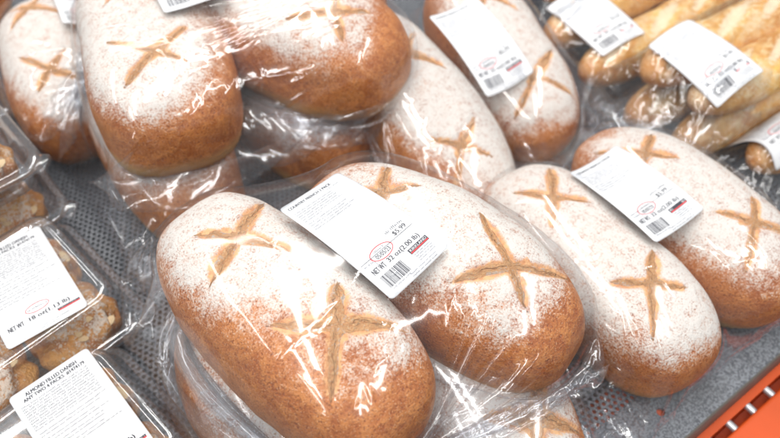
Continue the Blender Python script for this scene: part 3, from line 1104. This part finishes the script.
class Print:
    """collects flat marks in label millimetres (x right, y up, origin lower left)"""

    def __init__(s):
        s.v, s.t, s.n = [], [], 0

    def add(s, v, t):
        s.v.append(np.asarray(v, float))
        s.t.append(np.asarray(t) + s.n)
        s.n += len(v)

    def text(s, x, y, w, h, txt, bold=0.0):
        v, t = text_2d(txt)
        k = v / v.max(0) * np.array([w, h]) + np.array([x, y])
        s.add(k, t)
        if bold:
            s.add(k + np.array([bold, 0]), t)

    def rect(s, x0, y0, x1, y1):
        s.add([(x0, y0), (x1, y0), (x1, y1), (x0, y1)], [(0, 1, 2), (0, 2, 3)])

    def ticks(s, x, y, w, h, rnd, stroke=0.30):
        """a line of print too small to read: upright strokes grouped as words"""
        px = x
        while px < x + w:
            for _ in range(rnd.randint(2, 8)):
                if px > x + w:
                    break
                hh = h * rnd.choice((0.7, 0.75, 1.0))
                s.rect(px, y, px + stroke, y + hh)
                if rnd.random() < 0.7:
                    yy = y + rnd.choice((0, 0.45, 0.8)) * hh
                    s.rect(px + stroke, yy, px + h * 0.45, yy + stroke)
                px += h * 0.68
            px += h * 0.6

    def ring(s, cx, cy, rx, ry, w, n=40):
        v, t = [], []
        for k in range(n):
            a = 2 * math.pi * k / n
            v += [(cx + rx * math.cos(a), cy + ry * math.sin(a)), (cx + (rx - w) * math.cos(a), cy + (ry - w) * math.sin(a))]
            a0, a1 = 2 * k, 2 * ((k + 1) % n)
            t += [(a0, a1, a1 + 1), (a0, a1 + 1, a0 + 1)]
        s.add(v, t)


def bread_print(seed, W, L, title=True):
    r = random.Random(seed)
    black, grey, pale, red, white = Print(), Print(), Print(), Print(), Print()
    if title:
        grey.text(4, L - 6.8, W * 0.70, 2.6, "COUNTRY FRENCH 2 PACK", 0.22)
    grey.ticks(W * 0.66, L - 9.6, W * 0.22, 1.5, r, 0.2)
    y = L - 12.5
    for k in range(6):
        pale.ticks(4, y, W * (0.62 if k < 5 else 0.28) * r.uniform(0.9, 1.05), 1.15, r)
        y -= 2.15
    y -= 1.2
    for k in range(4):
        pale.ticks(4, y, W * r.uniform(0.55, 0.72), 1.15, r)
        y -= 2.3
    grey.ticks(W * 0.60, 36.5, W * 0.31, 2.0, r, 0.42)
    black.text(W * 0.66, 31.0, 11.5, 4.0, "$5.99", 0.1)
    grey.rect(3, 29.8, W - 4, 30.1)
    grey.rect(W * 0.22, 22.6, W * 0.22 + 0.25, 29.8)
    pale.ticks(4, 26.8, 7.5, 1.2, r)
    grey.ticks(W * 0.30, 31.2, 9, 1.5, r)
    black.text(W * 0.27, 26.2, 12.5, 3.2, "05/05/23", 0.1)
    red.ring(W * 0.27 + 6.2, 29.2, 9.8, 5.4, 0.55)
    black.text(5, 19.0, W * 0.20, 4.2, "NET WT", 0.22)
    black.text(5 + W * 0.25, 18.4, W * 0.52, 4.8, "32 oz(2.00 lb)", 0.22)
    x = 6.0
    while x < 25:
        w = r.choice((0.3, 0.3, 0.55, 0.8))
        black.rect(x, 6.2, x + w, 16.2)
        x += w + r.choice((0.3, 0.45, 0.7))
    pale.ticks(7, 4.2, 17, 1.3, r)
    lx0, lx1 = W * 0.60, W * 0.91
    black.rect(lx0, 13.4, lx1, 17.6)
    red.rect(lx0 + 0.5, 13.75, lx1 - 0.5, 14.6)
    white.text(lx0 + 1.0, 14.95, lx1 - lx0 - 2.0, 2.1, "KIRKLAND", 0.1)
    for k in range(4):
        pale.ticks(lx0 + 1, 11.4 - k * 1.7, (lx1 - lx0) * 0.85, 1.0, r)
    for k in range(2):
        pale.ticks(W * 0.40, 3.4 - k * 2.0, W * 0.42, 1.2, r)
    return (("lettering", black, M_INK, 1), ("small_print", grey, M_GREYINK, 1), ("fine_print", pale, M_PALEINK, 1), ("red_mark", red, M_RED, 2), ("logo_lettering", white, M_PAPER, 3))


def danish_print(seed, W, L):
    r = random.Random(seed)
    black, grey, red, white = Print(), Print(), Print(), Print()
    black.text(W * 0.17, L - 7.2, W * 0.64, 3.3, "ALMOND FILLED DANISH", 0.28)
    black.text(W * 0.12, L - 11.4, W * 0.76, 3.3, "ANY TWO 4 PACKS  #1474179", 0.28)
    y = L - 14.5
    for k in range(11):
        grey.ticks(4, y, W * 0.82, 1.5, r, 0.36)
        y -= 2.2
    for k in range(8):
        y -= 1.0 if k % 2 else 2.0
        grey.ticks(5, y, W * r.uniform(0.6, 0.85), 1.4, r, 0.36)
        y -= 1.7
    grey.ticks(W * 0.80, L * 0.60, 6, 1.2, r)
    red.ring(W * 0.50, 23.5, 9.5, 4.2, 0.5)
    black.ticks(W * 0.38, 22.8, W * 0.24, 2.0, r, 0.35)
    black.text(6, 13.2, W * 0.19, 4.4, "NET WT", 0.3)
    black.text(6 + W * 0.26, 12.8, W * 0.50, 4.8, "18 oz(1.13 lb)", 0.3)
    lx0, lx1 = W * 0.68, W * 0.96
    black.rect(lx0, 9.6, lx1, 12.0)
    red.rect(lx0 + 0.4, 9.2, lx1, 10.2)
    white.text(lx0 + 1.0, 10.4, lx1 - lx0 - 2.0, 1.3, "KIRKLAND", 0.1)
    for k in range(3):
        grey.ticks(lx0 + 1, 7.4 - k * 1.5, (lx1 - lx0) * 0.8, 0.9, r, 0.16)
    for k in range(2):
        grey.ticks(W * 0.42, 4.2 - k * 2.0, W * 0.36, 1.2, r, 0.2)
    return (("lettering", black, M_INK, 1), ("small_print", grey, M_GREYINK, 1), ("red_mark", red, M_RED, 2), ("logo_lettering", white, M_PAPER, 3))


def stick_label(parent, base, bvh, cx, cy, ang, W, L, marks, lift=0.0, order=3, zmin=None):
    """paper label resting on the film: (cx, cy) centre, ang = heading of its lower edge side (text reads across)"""
    nu, nv = 25, 37
    U, V = np.meshgrid(np.linspace(-1, 1, nu), np.linspace(-1, 1, nv), indexing='ij')
    px, py = U * W / 2, V * L / 2
    rr = 0.003
    ix, iy = np.clip(px, -W / 2 + rr, W / 2 - rr), np.clip(py, -L / 2 + rr, L / 2 - rr)
    dx, dy = px - ix, py - iy
    hy = np.hypot(dx, dy)
    k = np.where(hy > 1e-9, np.maximum(np.abs(dx), np.abs(dy)) / np.maximum(hy, 1e-9), 1)
    px, py = ix + dx * k, iy + dy * k
    a = rad(ang + 90)
    ca, sa = math.cos(a), math.sin(a)

    def to_xy(x, y):
        return cx + x * ca - y * sa, cy + x * sa + y * ca

    X, Y = to_xy(px, py)
    Z = np.zeros_like(X)
    for i in range(nu):
        for j in range(nv):
            h = bvh.ray_cast(Vector((X[i, j], Y[i, j], 0.6)), Vector((0, 0, -1)))
            Z[i, j] = h[0].z if h[0] is not None else np.nan
    ok = np.isfinite(Z)
    if zmin is not None:
        ok &= Z > zmin

    def basis(u, v):
        return np.stack([u ** i * v ** j for i in range(order + 1) for j in range(order + 1) if i + j <= order], -1)

    co, *_ = np.linalg.lstsq(basis(U[ok], V[ok]), Z[ok], rcond=None)
    fit = basis(U, V) @ co
    res = (Z - fit)[ok]
    fit = fit + np.percentile(res, 88) + 0.0005 + lift
    zz = np.where(ok, np.maximum(fit, np.where(ok, Z, 0) + 0.0005), fit)
    for _ in range(6):
        s = zz.copy()
        s[1:-1] = (s[:-2] + s[1:-1] * 2 + s[2:]) / 4
        s[:, 1:-1] = (s[:, :-2] + s[:, 1:-1] * 2 + s[:, 2:]) / 4
        zz = np.where(ok, np.maximum(s, np.where(ok, Z, 0) + 0.0004), s)
    P = np.stack([X, Y, zz], -1).reshape(-1, 3) - base
    me = mesh_np("label", P, grid_quads(nu, nv))
    lab = obj("label", me, M_PAPER, parent)
    so = lab.modifiers.new("paper", 'SOLIDIFY')
    so.thickness = 0.00022
    so.offset = -1

    def height(x, y):
        fu = np.clip((x / (W / 2) + 1) / 2 * (nu - 1), 0, nu - 1.001)
        fv = np.clip((y / (L / 2) + 1) / 2 * (nv - 1), 0, nv - 1.001)
        i, j = fu.astype(int), fv.astype(int)
        a_, b_ = fu - i, fv - j
        return zz[i, j] * (1 - a_) * (1 - b_) + zz[i + 1, j] * a_ * (1 - b_) + zz[i, j + 1] * (1 - a_) * b_ + zz[i + 1, j + 1] * a_ * b_

    for nm, pr, mat, layer in marks:
        if not pr.v:
            continue
        v = np.concatenate(pr.v) / 1000.0
        t = np.concatenate(pr.t)
        x, y = v[:, 0] - W / 2, v[:, 1] - L / 2
        gx, gy = to_xy(x, y)
        z = height(x, y) + 0.00012 * layer
        o = obj(nm, mesh_np(nm, np.stack([gx, gy, z], 1) - base, tris=t, smooth=False), mat, lab)
        o["kind"] = "stuff"
    return lab


LV = LOAVES
# lower bags first, upper ones afterwards
# cl: clusters of short folds (place round the tube, place along it from the front seam, spreads, how many, length, direction, spread)
specs = [
    dict(key="pk7", c=(0.140, 0.206, 0.0), ang=-87, W=0.304, L=0.31, yoff=0.03, pins=dict(R=(0.225, 0.085, 0.004), L=(0.05, 0.13, 0.004)), col=("l13", "l14"), oth=(), seed=7, nu=120, nv=62, k=2, n_long=4, puff=0.3,
         label="clear plastic bag of two loaves squashed beneath the front bag"),
    dict(key="pk1", c=(0.162, 0.246, 0.078), ang=-79, W=0.319, L=0.318, yoff=0.036, pins=dict(R=(0.291, 0.108, 0.085), L=(0.055, 0.150, 0.09)), col=("l1", "l2"), oth=("l13", "l14"), seed=1, nu=150, nv=80, k=3, steps=300, n_long=60,
         cl=((0.02, 0.12, 0.015, 0.03, 26, 0.05, 1.9, 0.3, 1.8), (0.98, 0.12, 0.015, 0.03, 14, 0.05, 1.2, 0.3, 1.8), (0.10, 0.16, 0.03, 0.02, 14, 0.04, 1.9, 0.3), (0.36, 0.22, 0.03, 0.02, 26, 0.012, 0.5, 1.2)),
         label="crinkled clear bag of two loaves at the tray's front, with the most readable label"),
    dict(key="pk2", c=(0.408, 0.180, 0.0), ang=-90.5, W=0.326, L=0.325, yoff=0.028, pins=dict(L=(0.290, 0.078, 0.004), R=(0.555, 0.075, 0.010)), col=("l3", "l4"), oth=(), seed=2, nu=144, nv=78, k=3, steps=280, n_long=60,
         cl=((0.48, 0.12, 0.025, 0.035, 46, 0.05, 1.2, 0.35, 1.8), (0.40, 0.15, 0.02, 0.02, 22, 0.03, 1.4, 0.4), (0.16, 0.18, 0.03, 0.02, 26, 0.025, 1.2, 0.6)),
         label="clear bag of two floury loaves reaching onto the tray's solid border"),
    dict(key="pk3", c=(0.410, 0.405, 0.006), ang=-97, tilt=14, W=0.345, L=0.330, yoff=0.010, pins=dict(R=(0.53, 0.28, 0.03), L=(0.30, 0.29, 0.03)), col=("l5", "l6"), oth=("l3", "l4"), seed=3, nu=130, nv=70, k=2, n_long=90,
         cl=((0.36, 0.25, 0.04, 0.04, 30, 0.025, 0.3, 0.8),),
         label="clear bag of two tilted loaves with a blurred label, behind the front bag"),
    dict(key="pk5", c=(0.199, 0.532, 0.0), ang=-90, W=0.350, L=0.330, yoff=0.022, pins=dict(L=(0.054, 0.462, 0.02), R=(0.326, 0.386, 0.035)), col=("l9", "l10"), oth=(), seed=5, nu=128, nv=66, k=2, n_long=110,
         cl=((0.36, 0.12, 0.05, 0.03, 40, 0.02, 1.0, 0.9), (0.15, 0.12, 0.05, 0.03, 40, 0.02, 1.0, 0.9)),
         label="lower clear bag of the rear stack holding brown loaves"),
    dict(key="pk4", c=(0.228, 0.545, 0.084), ang=-104, W=0.365, L=0.36, yoff=0.004, pins=dict(L=(0.046, 0.486, 0.098), R=(0.330, 0.415, 0.115)), col=("l7", "l8"), oth=("l9", "l10"), seed=4, nu=150, nv=78, k=3, steps=280, n_long=110,
         cl=((0.36, 0.20, 0.025, 0.02, 45, 0.012, 0.8, 0.9), (0.14, 0.22, 0.025, 0.03, 45, 0.016, 0.2, 0.9), (0.25, 0.30, 0.02, 0.05, 40, 0.06, 0.0, 0.15)),
         label="upper clear bag of the rear stack with a square crinkled corner"),
    dict(key="pk6", c=(0.092, 0.705, 0.0), ang=-101, W=0.205, L=0.325, yoff=0.000, pins=dict(L=(0.03, 0.58, 0.02), R=(0.10, 0.56, 0.01)), col=("l11",), oth=("l9",), seed=6, nu=88, nv=66, k=2, n_long=90,
         cl=((0.2, 0.35, 0.03, 0.05, 30, 0.03, 0.3, 0.5),),
         label="clear bag round the single white floured loaf behind the rear stack"),
]
FILMS = {}
for s_ in specs:
    col = [LV[k] for k in s_["col"]]
    oth = [LV[k] for k in s_["oth"]]
    P = drape(*s_["c"], s_["ang"], s_["W"], s_["L"], col, oth, nu=s_["nu"], nv=s_["nv"], steps=s_.get("steps", 220), seed=s_["seed"], tilt=s_.get("tilt", 0.0), puff=s_.get("puff", 1.0), yoff=s_["yoff"], tuck=0.055 if len(col) > 1 else 0.02,
              pins=[({"R": 0, "M": s_["nu"] // 4, "L": s_["nu"] // 2}[k_], np.array(p_)) for k_, p_ in s_.get("pins", {}).items()])
    t, base = film_object(P, s_["label"], "plastic bag", k=s_.get("k", 2), n_long=s_.get("n_long", 70), clusters=s_.get("cl", ()), seed=s_["seed"])
    FILMS[s_["key"]] = (t, base, P)

bspecs = [
    dict(key="bgE", c=(0.715, 0.268, 0.0), W=0.165, L=0.47, col=("b8", "b9"), oth=(), seed=35,
         label="clear baguette bag lying underneath the labelled middle one"),
    dict(key="bgB", c=(0.725, 0.272, 0.049), W=0.168, L=0.47, col=("b1", "b2"), oth=("b8", "b9"), seed=31,
         label="upper clear bag of two baguettes with its label spanning both"),
    dict(key="bgA", c=(0.72, 0.400, 0.014), W=0.170, L=0.47, col=("b3", "b4"), oth=(), seed=32,
         label="clear baguette bag whose label leans toward the tilted loaves"),
    dict(key="bgC", c=(0.76, 0.175, 0.0), W=0.110, L=0.47, col=("b5",), oth=(), seed=33,
         label="clear bag round the lone baguette next to the floury loaves"),
    dict(key="bgD", c=(0.80, 0.526, 0.012), W=0.170, L=0.47, col=("b6", "b7"), oth=(), seed=34,
         label="clear unlabelled bag of baguettes farthest to the rear"),
]
for s_ in bspecs:
    col = [BAGS[k] for k in s_["col"]]
    P = drape(*s_["c"], -183, s_["W"], s_["L"], col, [BAGS[k] for k in s_["oth"]], nu=84, nv=84, steps=200, hb=0.036, taper=0.04, seed=s_["seed"])
    t, base = film_object(P, s_["label"], "plastic bag", k=2, n_long=90, clusters=((0.25, 0.08, 0.05, 0.025, 90, 0.025, 0.0, 0.9, 1.6), (0.25, 0.5, 0.04, 0.1, 40, 0.02, 0.5, 0.9)), seed=s_["seed"])
    FILMS[s_["key"]] = (t, base, P)

# (bag, centre x, centre y, heading of its lower edge, width, length)
for key, x, y, a, W, L, order in (
        ("pk1", 0.172, 0.259, -80, 0.056, 0.106, 2),
        ("pk2", 0.410, 0.204, -91, 0.058, 0.096, 2),
        ("pk3", 0.428, 0.420, -95, 0.056, 0.102, 2),
        ("pk4", 0.205, 0.582, -100, 0.058, 0.096, 2),
        ("pk6", 0.150, 0.735, -100, 0.058, 0.096, 2),
        ("bgB", 0.580, 0.272, -93, 0.055, 0.092, 2),
        ("bgA", 0.574, 0.400, -96, 0.056, 0.094, 2),
        ("bgC", 0.612, 0.188, -98, 0.056, 0.060, 2)):
    t, base, P = FILMS[key]
    stick_label(t, base, bag_bvh(P), x, y, a, W, L, bread_print(len(key) + int(x * 1000), W * 1000, L * 1000, title=not key.startswith("bg")), order=order)


# ------------------------------------------------------------------ pastry boxes
def rounded_rect(hx, hy, r, n=6):
    pts = []
    for cx, cy, a0 in ((hx - r, hy - r, 0), (-hx + r, hy - r, 90), (-hx + r, -hy + r, 180), (hx - r, -hy + r, 270)):
        for k in range(n + 1):
            a = rad(a0 + 90 * k / n)
            pts.append((cx + r * math.cos(a), cy + r * math.sin(a)))
    return np.array(pts)


def loft(name, rings, cap_end=True):
    V, Q, T = [], [], []
    n = None
    for (hx, hy, r, z) in rings:
        p = rounded_rect(hx, hy, r)
        n = len(p)
        V += [(x, y, z) for x, y in p]
    for s in range(len(rings) - 1):
        Q += [(s * n + k, s * n + (k + 1) % n, (s + 1) * n + (k + 1) % n, (s + 1) * n + k) for k in range(n)]
    if cap_end:
        V.append((0, 0, rings[-1][3]))
        e = (len(rings) - 1) * n
        T = [(e + k, e + (k + 1) % n, len(V) - 1) for k in range(n)]
    me = mesh_np(name, V, Q, T if T else None)
    return me


HX, HY = 0.091, 0.074


def make_box(x, y, z, ang, label, marks_seed=None, lab=None, tilt=0.0):
    t = tag(empty("pastry_box", (x, y, z), (rad(tilt), 0, rad(ang))), label, "pastry box")
    me = loft("base_tray", [(HX, HY, 0.020, 0.030), (HX - 0.001, HY - 0.001, 0.019, 0.0275), (HX - 0.006, HY - 0.006, 0.017, 0.027),
                            (HX - 0.009, HY - 0.009, 0.016, 0.016), (HX - 0.012, HY - 0.012, 0.014, 0.003), (HX - 0.016, HY - 0.016, 0.012, 0.001)])
    o = obj("base_tray", me, M_PET, t)
    me = loft("lid", [(HX + 0.0008, HY + 0.0008, 0.0205, 0.0285), (HX + 0.001, HY + 0.001, 0.0205, 0.0315), (HX - 0.002, HY - 0.002, 0.020, 0.034), (HX - 0.006, HY - 0.006, 0.018, 0.0345),
                      (HX - 0.0072, HY - 0.0072, 0.018, 0.037), (HX - 0.0072, HY - 0.0072, 0.018, 0.0405), (HX - 0.0095, HY - 0.0095, 0.017, 0.0425), (HX - 0.0098, HY - 0.0098, 0.017, 0.047), (HX - 0.0118, HY - 0.0118, 0.017, 0.049), (HX - 0.012, HY - 0.012, 0.017, 0.053), (HX - 0.0138, HY - 0.0138, 0.016, 0.064), (HX - 0.016, HY - 0.016, 0.015, 0.0690),
                      (HX - 0.019, HY - 0.019, 0.013, 0.0708), (HX - 0.024, HY - 0.024, 0.011, 0.0712), (HX - 0.0255, HY - 0.0255, 0.010, 0.0700)])
    o = obj("lid", me, M_PET, t)
    sd = o.modifiers.new("wall", 'SOLIDIFY')
    sd.thickness = 0.0007
    # moulded divider ribs of the lid
    for name_, (x0, x1, y0, y1) in (("lid_rib", (-0.002, 0.002, -HY + 0.02, HY - 0.02)), ("lid_rib", (-HX + 0.02, HX - 0.02, -0.002, 0.002))):
        rb = obj(name_, box_mesh(name_, x0, x1, y0, y1, 0.0660 if x1 < 0.01 else 0.0663, 0.0699 if x1 < 0.01 else 0.0698), M_PET, t)
        bevel(rb, 0.0012, 2)
    # snap tabs at the front corners
    for sx in (-1, 1):
        tb = obj("snap_tab", loft("snap_tab", [(0.010, 0.006, 0.004, 0.029), (0.010, 0.006, 0.004, 0.0315), (0.006, 0.004, 0.003, 0.0318)]), M_PET, t)
        tb.location = (sx * (HX - 0.004), -HY + 0.004, 0.001)
        tb.rotation_euler = (0, 0, rad(45 * sx))
    if lab:
        lx, ly, la, W, L = lab
        bm = BVHTree.FromPolygons([(-.2, -.2, 0.0716), (.2, -.2, 0.0716), (.2, .2, 0.0716), (-.2, .2, 0.0716)], [(0, 1, 2, 3)])
        stick_label(t, np.zeros(3), bm, lx, ly, la, W, L, danish_print(marks_seed, W * 1000, L * 1000), order=1)
    return t


def make_danish_mesh(seed):
    r = np.random.RandomState(seed)
    nu, nv = 96, 52
    a = np.linspace(0, 2 * np.pi, nu, endpoint=False)
    ph = np.linspace(0.02, np.pi - 0.02, nv)
    A, F = np.meshgrid(a, ph, indexing='ij')
    n = 2.6
    X, Y, Z = np.cos(A) * np.sin(F), np.sin(A) * np.sin(F), np.cos(F)
    s = (np.abs(X) ** n + np.abs(Y) ** n + np.abs(Z) ** 2.0) ** (-1 / 2.3)
    P = np.stack([X * s * 0.0365, Y * s * 0.0315, Z * s * 0.0225], -1).reshape(-1, 3)
    rr = np.hypot(P[:, 0], P[:, 1])
    ang = np.arctan2(P[:, 1], P[:, 0])
    fold = np.sin(ang * 2 + rr * 260 + seed) * 0.0026 + np.abs(np.sin(rr * 190 + np.sin(ang * 3 + seed) * 1.5)) * 0.0042
    nrm = P / np.linalg.norm(P, axis=1)[:, None]
    P = P + nrm * (fold * np.clip(P[:, 2] / 0.01 + 0.5, 0, 1) + sines(P, seed, (90, 200, 420), (0.0014, 0.0014, 0.0010)))[:, None]
    P[:, 2] = np.maximum(P[:, 2] + 0.020, 0.0)
    sugar = 0.02 + 0.5 * np.clip((P[:, 2] - 0.028) / 0.012, -1, 1) + sines(P, seed + 4, (60, 130), (0.16, 0.12))
    return mesh_np("danish", P, grid_quads(nu, nv, True), attrs={"sugar": sugar}), P


DM = [make_danish_mesh(k) for k in (3, 8, 15)]


def flake_mesh(k, P):
    """sliced almonds scattered on one pastry, lying on its surface"""
    r = np.random.RandomState(k)
    V, T = [], []
    top = P[P[:, 2] > 0.030]
    for q in range(6):
        c = top[r.randint(len(top))] + np.array([0, 0, 0.0006])
        a = r.uniform(0, 6.28)
        tx, ty = r.uniform(-0.35, 0.35, 2)
        l, w = r.uniform(0.0045, 0.0065), r.uniform(0.0024, 0.0034)
        b = len(V)
        n = 8
        for zz in (0.0, 0.0008):
            for i in range(n):
                th = 2 * math.pi * i / n
                x, y = l * math.cos(th) * (1 if math.cos(th) > 0 else 0.85), w * math.sin(th)
                x, y = x * math.cos(a) - y * math.sin(a), x * math.sin(a) + y * math.cos(a)
                V.append((c[0] + x, c[1] + y, c[2] + zz + tx * x + ty * y))
        T += [(b + n, b + n + i, b + n + i + 1) for i in range(1, n - 1)]
        T += [(b, b + i + 1, b + i) for i in range(1, n - 1)]
        for i in range(n):
            j = (i + 1) % n
            T += [(b + i, b + j, b + n + j), (b + i, b + n + j, b + n + i)]
    return mesh_np("almond_flakes", V, tris=T, smooth=False)


FM = [flake_mesh(40 + k, DM[k][1]) for k in range(3)]
for k in range(3):
    DM[k][0].materials.append(M_DANISH)
    FM[k].materials.append(M_ALMOND)


def put_danish(box, spots, what, fore, aft):
    Mx = Matrix.Translation(box.location) @ box.rotation_euler.to_matrix().to_4x4()
    for (dx, dy, k, rz) in spots:
        o = obj("danish_pastry", DM[k][0])
        p = Mx @ Vector((dx, dy, 0.0045))
        o.location = p
        o.rotation_euler = (box.rotation_euler[0], 0, box.rotation_euler[2] + rad(rz))
        lab = "danish in %s, %s, toward %s" % (what, "bread side" if dx > 0 else "side away from the bread", fore if dy < 0 else aft)
        tag(o, lab, "pastry", "danish pastries in the clear boxes")
        f = obj("almond_flakes", FM[k], None, o)
        f["kind"] = "stuff"


SP4 = [(0.0375, -0.031, 0, 10), (-0.0375, -0.031, 1, 95), (0.0375, 0.032, 2, 190), (-0.0375, 0.032, 0, 170)]
bx1 = make_box(-0.074, 0.290, 0.001, 9, "clear pastry box whose label starts with the words almond filled danish", 5, (0.033, 0.008, -94, 0.062, 0.100))
put_danish(bx1, SP4, "the almond-lettered box", "the tray's front", "the 18 oz box")
bx2 = make_box(-0.060, 0.438, 0.001, 8, "clear pastry box with a label reading net weight 18 oz", 6, (0.027, -0.003, -97, 0.064, 0.100))
put_danish(bx2, SP4, "the 18 oz box", "the almond box", "the stacked boxes")
bx4 = make_box(-0.064, 0.592, 0.001, 4, "lower clear pastry box of the stack behind the 18 oz box")
put_danish(bx4, SP4, "the lower stacked box", "the 18 oz box", "the rear box")
bx3 = make_box(-0.068, 0.582, 0.0735, 5, "upper clear pastry box resting on another behind the 18 oz box")
put_danish(bx3, SP4, "the upper stacked box", "the 18 oz box", "the rear box")
bx5 = make_box(-0.052, 0.756, 0.001, 3, "rear clear pastry box beside the white floured loaf")
put_danish(bx5, SP4, "the rear box", "the stacked boxes", "the tray's far end")
